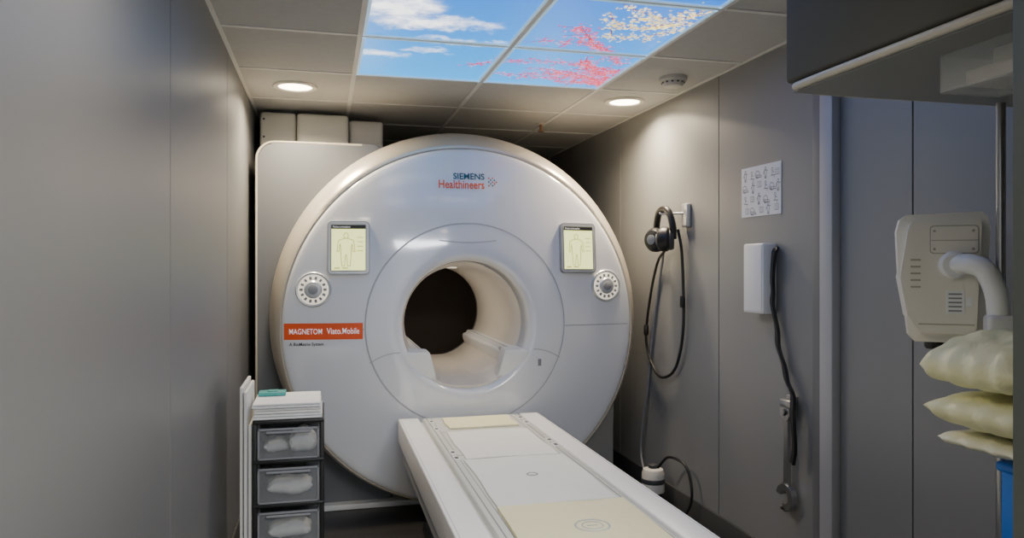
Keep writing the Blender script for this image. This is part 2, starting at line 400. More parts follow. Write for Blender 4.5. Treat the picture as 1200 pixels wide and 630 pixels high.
for s in (-1, 1):
    bm = bmesh.new()
    xi, xo = CX+s*.196, CX+s*.312
    sec = [(xo, .775), (xo, .868), (CX+s*.226, .868), (CX+s*.222, .848), (xi, .845), (xi, .815), (CX+s*.212, .775)]
    poly_extrude(bm, sec, 'XZ', 3.90, 5.06)
    bmesh.ops.bevel(bm, geom=bm.edges[:], offset=.004, segments=2, affect='EDGES')
    rail = add('bore_side_rail', bm, M_table, parent=mri, ang=30)
    box('rail_groove', (*sorted((CX+s*.234, CX+s*.238)), 3.92, 5.04, .8675, .8687), M_line, 0, parent=rail, smooth=False)
    box('rail_bracket', (*sorted((CX+s*.205, CX+s*.222)), 3.93, 4.00, .846, .862), M_silv, .002, parent=rail)
    bm = bmesh.new()
    xa, xb = sorted((CX+s*.185, CX+s*.335))
    poly_extrude(bm, [(3.808, .835), (3.808, .862), (3.93, .868), (3.93, .70), (3.85, .70), (3.83, .745)], 'YZ', xa, xb)
    for v in bm.verts:
        if abs(v.co.x-(CX+s*.185)) < .001: v.co.x -= s*(-.045)*max(0, (v.co.z-.70)/.168) + s*.03
        else: v.co.x -= s*.055*max(0, (.868-v.co.z)/.168)
    bmesh.ops.bevel(bm, geom=bm.edges[:], offset=.005, segments=2, affect='EDGES')
    add('docking_nose', bm, M_table, parent=mri, ang=30)
bm = bmesh.new(); G = []
for j in range(9):
    row = []
    yy = 3.835 + (5.06-3.835)*j/8
    for k in range(21):
        u = -1+k/10; x = CX+u*.225
        z = .705 + .085*abs(u)**2.8
        if j == 0: z -= .022
        row.append(bm.verts.new((x, yy, z)))
    G.append(row)
for a, b in zip(G, G[1:]):
    for k in range(20): bm.faces.new([a[k], a[k+1], b[k+1], b[k]])
low = [bm.verts.new((v.co.x, v.co.y+.02, v.co.z-.03)) for v in G[0]]
for k in range(20): bm.faces.new([G[0][k], low[k], low[k+1], G[0][k+1]])
add('bore_floor', bm, M_bore, parent=mri, ang=60)
def strip(bm, pts, w, off=-.0015):
    vs = []
    for i, (x, z) in enumerate(pts):
        a = Vector(pts[max(i-1, 0)]); b = Vector(pts[min(i+1, len(pts)-1)]); d = (b-a).normalized(); n = Vector((-d.y, d.x))*w/2
        p = Vector((x, z)); A = p+n; Bv = p-n
        vs.append((bm.verts.new((A.x, F(*A)+off, A.y)), bm.verts.new((Bv.x, F(*Bv)+off, Bv.y))))
    for a, b in zip(vs, vs[1:]): bm.faces.new([a[0], b[0], b[1], a[1]])
def joint(pts, w, nm='cover_joint', m=M_line):
    bm = bmesh.new(); strip(bm, pts, w); add(nm, bm, m, parent=mri, smooth=False)
joint([(CX+.526+.038*k, CZ-.015) for k in range(11)], .003)
joint([(CX-.526-.038*k, CZ-.015) for k in range(11)], .003)
joint([(CX+.522*math.cos(2*pi*k/120), CZ+.522*math.sin(2*pi*k/120)) for k in range(121)], .004, m=M_linel)
joint([(CX-.15+.03*k, CZ+.435-.012*math.cos((k-5)/5*1.5)) for k in range(11)], .006, 'crescent_relief', M_linel)
joint([(CX+.35+.03*k, CZ-.135-.002*k*k) for k in range(6)], .005, 'wing_relief', M_linel)
joint([(CX-.35-.03*k, CZ-.135-.002*k*k) for k in range(6)], .005, 'wing_relief', M_linel)
def roundrect_xz(x0, x1, z0, z1, rad):
    p = [(x0, z0), (x1, z0)]
    for k in range(9): a = k/8*pi/2; p.append((x1-rad+rad*math.cos(a), z1-rad+rad*math.sin(a)))
    for k in range(9): a = pi/2+k/8*pi/2; p.append((x0+rad+rad*math.cos(a), z1-rad+rad*math.sin(a)))
    return p
bm = bmesh.new(); poly_extrude(bm, roundrect_xz(-.352, .365, .012, 1.965, .10), 'XZ', 4.16, 5.1)
bmesh.ops.bevel(bm, geom=[e for e in bm.edges if abs(e.verts[0].co.y-e.verts[1].co.y) < 1e-5], offset=.014, segments=3, affect='EDGES')
add('housing', bm, M_hous, parent=mri, ang=30)
P = [(p[0], p[1]) for p in roundrect_xz(-.347, .36, .03, 1.960, .095)[11:]] + [(-.347, .03)]
P = [(.2, 1.960)] + P
bm = bmesh.new(); tube(bm, [(p[0], 4.162, p[1]) for p in P], .006, seg=8, sm=False)
add('housing_edge', bm, M_champ, parent=mri)
bm = bmesh.new(); poly_extrude(bm, roundrect_xz(1.2, 1.70, .012, .60, .08), 'XZ', 4.26, 5.1)
bmesh.ops.bevel(bm, geom=[e for e in bm.edges if abs(e.verts[0].co.y-e.verts[1].co.y) < 1e-5], offset=.012, segments=2, affect='EDGES')
add('side_housing', bm, M_rear, parent=mri, ang=30)
box('base_plinth', (-.33, 1.66, 4.10, 5.0, 0.001, .030), M_table, .004, parent=mri)
for (x0, x1, y0, zt) in ((-.352, -.155, 4.44, 2.172), (-.15, .135, 4.40, 2.165), (.14, .335, 4.46, 2.15)):
    box('top_cover', (x0, x1, y0, 4.95, 1.96, zt), M_box, .018, parent=mri)
for z in (2.03, 2.13):
    lathe_obj('screw', [(.006, 0), (.006, -.003)], (-.33, 4.4395, z), M_dkgr, 'Y', seg=12, parent=mri)
def patch(bm, x0, x1, z0, z1, off, nx=16, nz=4):
    g = [[bm.verts.new((x0+(x1-x0)*i/nx, F(x0+(x1-x0)*i/nx, z0+(z1-z0)*j/nz)+off, z0+(z1-z0)*j/nz)) for i in range(nx+1)] for j in range(nz+1)]
    for j in range(nz):
        for i in range(nx): bm.faces.new([g[j][i], g[j][i+1], g[j+1][i+1], g[j+1][i]])
bm = bmesh.new(); patch(bm, -.193, .187, .937, 1.018, -.002)
lab = add('name_strip', bm, M_oran, parent=mri)
def ftext(name, body, x0, z0, w, h, m, parent, bold=0.0, off=-.0035):
    t = text_bm(body, w, h, bold)
    for v in t.verts:
        x, z = x0+v.co.x, z0+v.co.z; v.co = Vector((x, F(x, z)+off, z))
    return add(name, t, m, parent=parent, smooth=False)
ftext('lettering', 'MAGNETOM', -.168, .964, .158, .027, M_prtw, lab, .004)
ftext('lettering', 'Viato.Mobile', .012, .964, .158, .030, M_prtw, lab, .004)
ftext('lettering', 'A BioMatrix System', -.168, .902, .165, .021, M_prtb, mri, .012)
ftext('logo_lettering', 'SIEMENS', .648, 1.752, .165, .033, M_logot, mri, .02)
ftext('logo_lettering', 'Healthineers', .572, 1.703, .24, .044, M_logoo, mri, .016)
bm = bmesh.new()
dots = [(.836, 1.762), (.846, 1.752), (.856, 1.742), (.846, 1.732), (.836, 1.722), (.866, 1.752), (.866, 1.732), (.856, 1.722), (.856, 1.762), (.836, 1.742), (.876, 1.742)]
for k, (x, z) in enumerate(dots):
    vs = [bm.verts.new((x+.0042*math.cos(q*pi/6), F(x, z)-.003, z+.0042*math.sin(q*pi/6))) for q in range(12)]
    f = bm.faces.new(vs); f.material_index = k % 2
add('logo_dots', bm, [M_logoo, M_logot], parent=mri, smooth=False)
bm = bmesh.new(); patch(bm, CX+.375, CX+.393, .775, .812, -.002, 2, 2)
add('rating_mark', bm, M_line, parent=mri, smooth=False)

def face_matrix(x, z):
    n = Vector((2*B*(x-CX), -1, 2*B*(z-CZ))).normalized()
    q = Vector((0, -1, 0)).rotation_difference(n)
    return Matrix.Translation((x, F(x, z), z)) @ q.to_matrix().to_4x4()
def box_(nm, b, m, par, M):
    bm = bmesh.new(); bbox(bm, *b); add(nm, bm, m, parent=par, M=M, smooth=False)
def touchscreen(x, z):
    M = face_matrix(x, z); w, h = .104, .134
    bm = bmesh.new(); bbox(bm, -w, w, -.016, .02, -h, h, bev=.024, edges=1, seg=6)
    t = add('touchscreen', bm, M_frm, parent=mri, M=M)
    bm = bmesh.new(); bbox(bm, -w+.005, w-.005, -.0180, -.012, -h+.005, h-.005, bev=.020, edges=1, seg=5)
    add('bezel', bm, M_silv, parent=t, M=M)
    bm = bmesh.new(); bbox(bm, -w+.017, w-.017, -.0187, -.012, -h+.017, h-.017, bev=.005, edges=1, seg=3)
    add('inner_bezel', bm, M_line, parent=t, M=M)
    bm = bmesh.new(); bbox(bm, -w+.021, w-.021, -.0197, -.014, -h+.021, h-.021)
    add('display', bm, M_scr, parent=t, M=M, smooth=False)
    bm = bmesh.new(); bbox(bm, -w+.021, w-.021, -.0206, -.0196, h-.040, h-.021)
    add('display_header', bm, M_black, parent=t, M=M, smooth=False)
    tb = text_bm('Patient orientation', .085, .009, .01)
    for v in tb.verts: v.co = Vector((v.co.x-w+.028, -.0212, v.co.z+h-.034))
    add('display_lettering', tb, M_prtw, parent=t, M=M, smooth=False)
    bm = bmesh.new()
    def pl(pts): bm.faces.new([bm.verts.new((a-.012, -.0203, b-.006)) for a, b in pts])
    def outline(pts, wd=.003):
        n = len(pts)
        for i in range(n):
            a = Vector(pts[i]); b = Vector(pts[(i+1) % n]); d = b-a
            if d.length < 1e-6: continue
            q = Vector((-d.y, d.x)).normalized()*wd/2; e_ = d.normalized()*wd/2
            pl([a-e_+q, b+e_+q, b+e_-q, a-e_-q])
    outline([(.011*math.cos(k*pi/8), .066+.014*math.sin(k*pi/8)) for k in range(16)])
    outline([(-.006, .053), (.006, .053), (.028, .046), (.038, .038), (.044, -.014), (.035, -.014), (.029, .024), (.025, .0), (.025, -.03), (.020, -.086), (.008, -.086), (.002, -.030), (-.002, -.030), (-.008, -.086), (-.020, -.086), (-.025, -.03), (-.025, 0), (-.029, .024), (-.035, -.014), (-.044, -.014), (-.038, .038), (-.028, .046)])
    add('body_figure', bm, M_scrw, parent=t, M=M, smooth=False)
    for k in range(4): box_('display_line', (.042, .072, -.0203, -.0195, .05-.022*k, .053-.022*k), M_scrw, t, M)
    for k in range(2): box_('display_button', (-.07+.04*k, -.042+.04*k, -.0203, -.0195, -.104, -.099), M_scrw, t, M)
touchscreen(.119, 1.392); touchscreen(1.322, 1.398)
def dial(x, z):
    M = face_matrix(x, z)
    bm = bmesh.new(); lathe(bm, [(.088, .01), (.088, -.004), (.083, -.010), (.076, -.009), (.074, -.004)], (0, 0, 0), 'Y', 56, False)
    d = add('control_dial', bm, M_silv, parent=mri, M=M)
    bm = bmesh.new(); lathe(bm, [(.075, 0), (.074, -.006), (.068, -.009), (.040, -.010)], (0, 0, 0), 'Y', 56)
    add('light_ring', bm, M_led, parent=d, M=M)
    for k in range(14):
        a = k*2*pi/14; Mr = Matrix.Rotation(a, 4, 'Y'); bm = bmesh.new(); t = bmesh.new(); bbox(t, .050, .066, -.0135, -.008, -.0065, .0065, bev=.002); merge(bm, t, 0, Mr)
        add('key', bm, M_key, parent=d, M=M)
    bm = bmesh.new(); lathe(bm, [(.044, -.004), (.044, -.014), (.038, -.020), (.015, -.022)], (0, 0, 0), 'Y', 48)
    add('knob', bm, M_silv, parent=d, M=M)
    bm = bmesh.new(); lathe(bm, [(.024, -.018), (.024, -.0235), (.020, -.025)], (0, 0, 0), 'Y', 24)
    add('button', bm, M_key, parent=d, M=M)
dial(-.052, 1.185); dial(1.490, 1.195)
box('bore_light', (CX-.008, CX+.008, 4.2, 5.0, CZ+.290, CZ+.297), M_ledb, .002, parent=mri)
ld = bpy.data.lights.new('bore_lamp', 'AREA'); ld.shape = 'RECTANGLE'; ld.size = .05; ld.size_y = .8; ld.energy = 1.4; ld.color = (1, .88, .74)
lo = bpy.data.objects.new('bore_lamp', ld); lo.parent = mri; lo.location = (0, 4.55-4.4, CZ+.28); C.objects.link(lo)

# ------------------------------------------------------------ patient table
TZ = .544
tab = root('patient_table', (.715, 2.6, 0), 'long white patient table docked below the scanner bore', 'patient table')
TX0, TX1, TY0, TY1 = .355, 1.075, 1.40, 3.75
for a, b in ((TX0, TX0+.10), (TX1-.10, TX1)):
    rl = box('side_rail', (a, b, TY0, TY1, .43, TZ), M_table, .006, parent=tab)
for x in (TX0+.012, TX1-.012):
    box('rail_seam', (x-.001, x+.001, TY0+.02, TY1-.02, TZ-.0005, TZ+.0006), M_linel, 0, parent=tab, smooth=False)
box('skirt', (TX0+.02, TX1-.02, TY0+.04, TY1-.02, .34, .432), M_linel, .004, parent=tab)
box('table_frame', (TX0+.09, TX1-.09, TY0+.02, TY1-.005, .40, TZ-.022), M_table, .004, parent=tab)
box('tabletop', (TX0+.115, TX1-.115, TY0+.03, TY1-.03, TZ-.025, TZ+.004), M_bed, .01, parent=tab)
for x, w_ in ((TX0+.135, .002), (TX1-.135, .002), (TX0+.158, .001), (TX1-.158, .001)):
    box('groove', (x-w_, x+w_, TY0+.05, TY1-.05, TZ+.003, TZ+.0048), M_line, 0, parent=tab, smooth=False)
for y in (3.38, 2.95):
    box('cross_seam', (TX0+.158, TX1-.158, y-.001, y+.001, TZ+.003, TZ+.0048), M_line, 0, parent=tab, smooth=False)
for (x, y) in ((.502, 3.0), (.502, 2.91), (.502, 3.45), (.502, 3.62), (.945, 3.12), (.945, 3.03), (.945, 3.5), (.945, 3.62)):
    bm = bmesh.new(); bbox(bm, x-.011, x+.011, y-.03, y+.03, TZ+.003, TZ+.0075, bev=.002)
    bbox(bm, x-.007, x+.007, y-.018, y+.006, TZ+.007, TZ+.009, mi=1)
    add('coil_socket', bm, [M_table, M_dkgr], parent=tab)
box('pedestal', (.50, .93, 1.75, 3.62, .04, .41), M_table, .02, parent=tab)
box('pedestal_foot', (.47, .96, 1.70, 3.68, .001, .045), M_dkgr, .006, parent=tab)
def wavy_sheet(name, x0, x1, y0, y1, z, th, m, label, cat, amp=.002, nx=26, ny=30, seed=0):
    rnd = random.Random(seed); bm = bmesh.new(); ph = [rnd.random()*6 for _ in range(6)]
    def hh(u, v): return amp*(math.sin(u*9+ph[0]+2*v)+math.sin(v*11+ph[1])+math.sin(u*5-v*8+ph[2]))/3 + amp
    T = [[None]*(nx+1) for _ in range(ny+1)]; Bt = [[None]*(nx+1) for _ in range(ny+1)]
    for j in range(ny+1):
        for i in range(nx+1):
            u, v = i/nx, j/ny
            x = x0+(x1-x0)*u+.003*math.sin(v*7+ph[3]); y = y0+(y1-y0)*v+.004*math.sin(u*6+ph[4])
            T[j][i] = bm.verts.new((x, y, z+th+hh(u, v))); Bt[j][i] = bm.verts.new((x, y, z))
    for j in range(ny):
        for i in range(nx):
            bm.faces.new([T[j][i], T[j][i+1], T[j+1][i+1], T[j+1][i]]); bm.faces.new([Bt[j][i], Bt[j+1][i], Bt[j+1][i+1], Bt[j][i+1]])
    for j in range(ny):
        for i in (0, nx): bm.faces.new([T[j][i], T[j+1][i], Bt[j+1][i], Bt[j][i]])
    for i in range(nx):
        for j in (0, ny): bm.faces.new([T[j][i], T[j][i+1], Bt[j][i+1], Bt[j][i]])
    return add(name, bm, m, label=label, category=cat)
wavy_sheet('pad', .56, .89, 3.43, 3.67, TZ+.005, .006, M_yell, 'small pale yellow pad at the scanner end of the table', 'pad', .001, seed=1)
wavy_sheet('paper_sheet', .535, .91, 2.88, 3.37, TZ+.005, .002, M_sheet, 'thin white paper sheet laid on the table', 'sheet', .0012, seed=2)
wavy_sheet('paper_sheet', .525, .925, 2.28, 2.86, TZ+.005, .003, M_sheet, 'creased white paper sheet in the middle of the table', 'sheet', .0015, seed=3)
wavy_sheet('pad', .515, .93, 1.46, 2.26, TZ+.005, .008, M_yell, 'large pale yellow absorbent pad on the near table end', 'pad', .0015, seed=4)
bm = bmesh.new()
lathe(bm, [(.046, 0), (.049, .002), (.052, 0)], (.745, 2.03, TZ+.0155), 'Z', 40, False)
lathe(bm, [(.028, 0), (.030, .002), (.032, 0)], (.745, 2.03, TZ+.0155), 'Z', 40, False)
bbox(bm, .729, .761, 2.028, 2.032, TZ+.0155, TZ+.0168)
add('printed_ring', bm, M_linel, label='thin grey ring marker on the yellow pad', category='marker')
bm = bmesh.new()
lathe(bm, [(.016, 0), (.019, .001), (.021, 0)], (.725, 2.60, TZ+.0115), 'Z', 32, False)
add('printed_ring', bm, M_line, label='tiny grey ring marker on the white sheet', category='marker')

# ------------------------------------------------------------ drawer tower
DX0, DX1, DY0, DY1 = -.262, .0, 2.96, 3.32
tw = root('drawer_tower', ((DX0+DX1)/2, (DY0+DY1)/2, 0), 'black frame storage tower with clear plastic drawers', 'drawer unit')
bm = bmesh.new()
lv = [.06, .225, .39, .555, .705]
for x in (DX0, DX1-.016):
    for y in (DY0+.01, DY1-.016): bbox(bm, x, x+.016, y, y+.016, .03, .715, bev=.003)
for z in lv: bbox(bm, DX0, DX1, DY0+.006, DY1, z, z+.014, bev=.004)
bbox(bm, DX0+.003, DX1-.003, DY1-.006, DY1, .03, .71)
add('frame', bm, M_black, parent=tw)
for k in range(4):
    z0, z1 = lv[k]+.018, lv[k+1]-.014
    bm = bmesh.new(); x0, x1 = DX0+.02, DX1-.02
    bbox(bm, x0, x1, DY0+.01, DY1-.02, z0, z0+.003)
    bbox(bm, x0, x0+.003, DY0+.01, DY1-.02, z0, z1); bbox(bm, x1-.003, x1, DY0+.01, DY1-.02, z0, z1)
    bbox(bm, x0, x1, DY1-.023, DY1-.02, z0, z1)
    bbox(bm, x0-.002, x1+.002, DY0, DY0+.004, z0-.002, z1, bev=.0015)
    d = add('drawer', bm, M_clear, parent=tw)
    bm = bmesh.new()
    bbox(bm, x0, x1, DY0-.005, DY0-.0005, z1-.008, z1-.001, bev=.001); bbox(bm, x0, x1, DY0-.005, DY0-.0005, z0, z0+.006, bev=.001)
    bbox(bm, x0, x0+.006, DY0-.005, DY0-.0005, z0, z1-.001, bev=.001); bbox(bm, x1-.006, x1, DY0-.005, DY0-.0005, z0, z1-.001, bev=.001)
    bbox(bm, x0+.03, x1-.03, DY0-.014, DY0-.004, z1-.020, z1-.010, bev=.004)
    add('handle', bm, M_line, parent=d)
for x in (DX0+.02, DX1-.02):
    for y in (DY0+.03, DY1-.03):
        lathe_obj('castor', [(.018, -.009), (.02, 0), (.018, .009)], (x, y, .0205), M_black, 'X', parent=tw, seg=20)
def pillow(name, c, sx, sy, sz, m, label, cat, n=26, rotz=0, tilt=0, wr=.06, seed=0, group=None, e=2.6):
    rnd = random.Random(seed); ph = [rnd.random()*6 for _ in range(8)]; bm = bmesh.new(); G = {}
    for side in (1, -1):
        for j in range(n+1):
            for i in range(n+1):
                u, v = math.sin(pi/2*(2*i/n-1)), math.sin(pi/2*(2*j/n-1))
                edge = (i in (0, n) or j in (0, n))
                if side == -1 and edge: G[side, i, j] = G[1, i, j]; continue
                t = max(0, (1-abs(u)**e)*(1-abs(v)**e))**.5 if not edge else 0
                pin = 1-.05*(1-u*u)*(abs(v)**3); pin2 = 1-.05*(1-v*v)*(abs(u)**3)
                cr = 1-.07*(abs(u*v)**4)
                w = wr*(math.sin(u*7+v*3+ph[0])+math.sin(v*9-u*4+ph[1])+.7*math.sin(u*15+ph[2]+v*6)+.4*math.sin(23*u-9*v+ph[4])+.4*math.sin(31*v+11*u+ph[5]))*t
                p = Vector((u*sx*pin2*cr+.005*math.sin(v*14+ph[6]), v*sy*pin*cr+.004*math.sin(u*16+ph[7]), side*sz*t*(1+(w if side > 0 else w*.3)) + .10*sz*math.sin(u*4+ph[3])))
                G[side, i, j] = bm.verts.new(p)
    for side in (1, -1):
        for j in range(n):
            for i in range(n):
                bm.faces.new([G[side, i, j], G[side, i+1, j], G[side, i+1, j+1], G[side, i, j+1]])
    M = Matrix.Translation(c) @ Matrix.Rotation(rotz, 4, 'Z') @ Matrix.Rotation(tilt, 4, 'Y')
    bm.transform(M)
    return add(name, bm, m, label=label, category=cat, group=group, ang=180)
pillow('folded_cloth', (-.08, 3.05, .627), .050, .06, .046, M_cloth, 'white rolled cloth inside a clear drawer', 'cloth', 14, seed=1)
pillow('folded_cloth', (-.18, 3.08, .603), .045, .05, .024, M_cloth, 'small white cloth inside a clear drawer', 'cloth', 14, seed=2)
pillow('folded_cloth', (-.13, 3.06, .450), .085, .06, .033, M_cloth, 'white cloth heaped inside a clear drawer', 'cloth', 14, seed=3, wr=.15)
pillow('folded_cloth', (-.13, 3.06, .285), .080, .06, .033, M_cloth, 'white cloth bundle inside the lower clear drawer', 'cloth', 14, seed=4, wr=.15)
z = .7205
for k, (h_, x0, x1, dy) in enumerate([(.021, -.262, -.008, 0), (.022, -.258, -.012, .006), (.020, -.265, -.014, -.004)]):
    bm = bmesh.new(); bbox(bm, x0, x1, DY0+.01+dy, DY0+.28+dy, z, z+h_*.44, bev=.004); bbox(bm, x0+.003, x1, DY0+.012+dy, DY0+.28+dy, z+h_*.5, z+h_-.002, bev=.004)
    bbox(bm, x0+.004, x0+.01, DY0+.02+dy, DY0+.27+dy, z+.002, z+h_-.003)
    add('folded_sheet', bm, M_cloth, label='folded white cloth sheet stacked on the drawer tower', category='linen', group='folded sheets on the drawer tower')
    z += h_
bm = bmesh.new(); bbox(bm, -.255, -.15, 3.14, 3.21, z-.001, z+.014, bev=.003); bbox(bm, -.22, -.18, 3.155, 3.195, z+.014, z+.018, bev=.0015)
add('flat_case', bm, M_teal, label='small teal plastic case on top of folded sheets', category='case')
for k, (x, y0, y1, h_) in enumerate([(-.308, 2.98, 3.30, .845), (-.292, 2.96, 3.28, .83), (-.278, 2.99, 3.30, .70)]):
    bm = bmesh.new(); bbox(bm, x, x+.012, y0, y1, .001, h_, bev=.003); bbox(bm, x+.002, x+.010, y0-.002, y0, .03, h_-.03)
    add('foam_board', bm, M_board, label='upright white foam board standing against the drawer tower', category='board', group='upright foam boards')

# ------------------------------------------------------------ right wall items
ps = root('wall_poster', (XR, 2.838, 1.515), 'white instruction poster with small grey drawings on the wall', 'poster')
box('sheet', (XR-.003, XR-.0005, 2.69, 2.986, 1.515, 1.73), M_paper, 0, parent=ps, smooth=False)
def pline(bm, pts, w=.0014):
    for (a, b), (c, d) in zip(pts, pts[1:]):
        p, q = Vector((a, b)), Vector((c, d)); dd = (q-p).normalized(); n = Vector((-dd.y, dd.x))*w
        bm.faces.new([bm.verts.new((XR-.0035, *v)) for v in (p+n, q+n, q-n, p-n)])
def ring_(cy, cz, r, n=10): return [(cy+r*math.cos(k*2*pi/n), cz+r*math.sin(k*2*pi/n)) for k in range(n+1)]
cells = [(2.955, 1.700, 0), (2.905, 1.695, 1), (2.85, 1.70, 2), (2.80, 1.70, 0), (2.75, 1.695, 1), (2.715, 1.69, 3),
         (2.95, 1.645, 2), (2.895, 1.645, 0), (2.845, 1.65, 3), (2.80, 1.645, 1), (2.745, 1.64, 2), (2.71, 1.64, 0),
         (2.955, 1.59, 1), (2.90, 1.59, 3), (2.85, 1.595, 0), (2.79, 1.59, 2), (2.73, 1.59, 1),
         (2.94, 1.54, 3), (2.89, 1.545, 2), (2.83, 1.54, 3), (2.78, 1.55, 0), (2.72, 1.545, 3)]
for cy, cz, kd in cells:
    bm = bmesh.new()
    if kd == 0:
        pline(bm, ring_(cy, cz+.012, .006)); pline(bm, [(cy-.008, cz+.004), (cy+.008, cz+.004), (cy+.006, cz-.018), (cy+.005, cz-.030), (cy+.001, cz-.030), (cy, cz-.018), (cy-.002, cz-.030), (cy-.006, cz-.030), (cy-.006, cz-.018), (cy-.008, cz+.004)])
        pline(bm, [(cy+.008, cz+.003), (cy+.016, cz-.012)]); pline(bm, [(cy-.008, cz+.003), (cy-.018, cz+.002)])
    elif kd == 1:
        pline(bm, ring_(cy, cz+.008, .006)); pline(bm, [(cy, cz+.002), (cy+.003, cz-.016), (cy-.012, cz-.018), (cy-.012, cz-.030)]); pline(bm, [(cy+.012, cz-.018), (cy-.022, cz-.018)]); pline(bm, [(cy, cz-.003), (cy-.014, cz-.006)])
    elif kd == 2:
        pline(bm, [(cy+.022, cz-.02), (cy-.022, cz-.02)], .0018); pline(bm, ring_(cy+.016, cz-.012, .005)); pline(bm, [(cy+.010, cz-.012), (cy-.006, cz-.010), (cy-.020, cz-.015)]); pline(bm, ring_(cy+.010, cz-.008, .016, 16))
    else:
        pline(bm, [(cy-.014, cz+.012), (cy+.014, cz+.012), (cy+.014, cz-.012), (cy-.014, cz-.012), (cy-.014, cz+.012)], .0009)
        for q in range(3): pline(bm, [(cy-.010, cz+.006-.007*q), (cy+.008, cz+.006-.007*q)], .0009)
    add('printed_drawing', bm, M_line, parent=ps, smooth=False)

hb = root('wall_holder_box', (1.765, 2.795, 1.105), 'white plastic box holder mounted on the grey wall', 'wall box')
box('body', (1.735, 1.7995, 2.722, 2.868, 1.105, 1.395), M_table, .006, parent=hb)
box('front_panel', (1.7315, 1.7355, 2.73, 2.86, 1.115, 1.385), M_table, .001, parent=hb)
pts = [(1.785, 2.705, 1.375), (1.768, 2.695, 1.34), (1.765, 2.70, 1.26), (1.774, 2.712, 1.20), (1.766, 2.70, 1.14), (1.776, 2.685, 1.05), (1.765, 2.66, .98), (1.776, 2.64, .91), (1.765, 2.60, .85), (1.768, 2.57, .80), (1.752, 2.545, .74), (1.748, 2.535, .68), (1.752, 2.535, .60), (1.750, 2.545, .54)]
tube_obj('strap', pts, .015, M_black, flat=(.3, 1, .3), n=10, thick=.006, label='thick black webbing strap hanging down the wall beside the box', category='strap')
bm = bmesh.new(); wy = 2.612
poly_extrude(bm, [(wy-.012, .70), (wy+.013, .70), (wy+.017, .46), (wy+.024, .42), (wy-.022, .42), (wy-.015, .46)], 'YZ', 1.766, 1.780)
def arc_plate(cy, cz, r0, r1, a0, a1, x0, x1, n=24):
    p = [(cy+r1*math.cos(math.radians(a0+(a1-a0)*k/n)), cz+r1*math.sin(math.radians(a0+(a1-a0)*k/n))) for k in range(n+1)]
    p += [(cy+r0*math.cos(math.radians(a1-(a1-a0)*k/n)), cz+r0*math.sin(math.radians(a1-(a1-a0)*k/n))) for k in range(n+1)]
    t0 = [bm.verts.new((x0, *q)) for q in p]; t1 = [bm.verts.new((x1, *q)) for q in p]; N = len(p)
    for k in range(n):
        a, b, c, d = k, k+1, N-2-k, N-1-k
        bm.faces.new([t0[a], t0[b], t0[c], t0[d]]); bm.faces.new([t1[a], t1[b], t1[c], t1[d]])
    for k in range(N): bm.faces.new([t0[k], t0[(k+1) % N], t1[(k+1) % N], t1[k]])
arc_plate(wy+.004, .390, .026, .052, 10, 290, 1.760, 1.786)
arc_plate(wy, .725, .014, .032, -90, 270, 1.760, 1.786)
bbox(bm, 1.758, 1.787, wy-.040, wy+.030, .745, .775, bev=.004)
bbox(bm, 1.760, 1.786, wy-.002, wy+.030, .332, .352, bev=.004)
add('wrench', bm, M_steel, label='slim steel wrench with open hooked end hanging on the wall', category='wrench')
bm = bmesh.new(); lathe(bm, [(.008, 1.7995), (.008, 1.755), (.013, 1.752), (.013, 1.748)], (0, wy, .728), 'X', 16)
bbox(bm, 1.788, 1.7995, wy-.030, wy+.030, .70, .79, bev=.003)
add('hook', bm, M_steel, label='small metal wall hook carrying the wrench', category='hook')
hk = root('headphone_holder', (1.79, 3.50, 1.5), 'grey wall bracket carrying headphones', 'bracket')
box('plate', (1.775, 1.7995, 3.46, 3.525, 1.50, 1.62), M_silv, .008, parent=hk)
tube_obj('hook', [(1.78, 3.50, 1.57), (1.75, 3.54, 1.572), (1.715, 3.60, 1.572), (1.70, 3.62, 1.578)], .006, M_silv, parent=hk)
hp = root('headphones', (1.715, 3.61, 1.40), 'black over-ear headphones with grey cushions hanging on the wall', 'headphones')
tube_obj('headband', [(1.725, 3.515, 1.44), (1.72, 3.51, 1.51), (1.715, 3.545, 1.58), (1.715, 3.60, 1.598), (1.715, 3.66, 1.58), (1.72, 3.70, 1.51), (1.725, 3.695, 1.44)], .018, M_black, parent=hp, seg=12)
for y, s in ((3.550, -1), (3.668, 1)):
    M = Matrix.Translation((1.710, y, 1.44)) @ Matrix.Rotation(s*.5, 4, 'Z')
    bm = bmesh.new(); lathe(bm, [(.02, -.055), (.05, -.048), (.064, -.025), (.064, 0), (.056, .010)], (0, 0, 0), 'X', 32)
    cup = add('ear_cup', bm, M_black, parent=hp, M=M)
    bm = bmesh.new(); lathe(bm, [(.034, .006), (.052, .006), (.058, .018), (.050, .034), (.036, .034), (.030, .020)], (0, 0, 0), 'X', 32, False)
    add('ear_cushion', bm, M_dkgr, parent=cup, M=M)
    bm = bmesh.new(); lathe(bm, [(.018, -.056), (.026, -.0545), (.026, -.057), (.018, -.059)], (0, 0, 0), 'X', 32)
    add('cup_badge', bm, M_line, parent=cup, M=M)
tube_obj('cable', [(1.76, 3.68, 1.385), (1.772, 3.80, 1.32), (1.775, 3.905, 1.117), (1.775, 3.955, .872), (1.775, 3.824, .715), (1.775, 3.68, .715), (1.775, 3.567, .80), (1.775, 3.50, 1.0), (1.775, 3.515, 1.35), (1.765, 3.54, 1.49)], .0075, M_black,
         label='black headphone cable hanging in a long loop on the wall', category='cable')
tube_obj('cable', [(1.77, 3.72, 1.37), (1.790, 3.81, 1.22), (1.790, 3.88, 1.00), (1.790, 3.93, .80), (1.790, 3.97, .60), (1.784, 4.02, .40), (1.78, 4.04, .22), (1.77, 3.95, .13), (1.75, 3.80, .16)], .007, M_line,
         label='grey air hose running down the wall to the pump', category='cable')
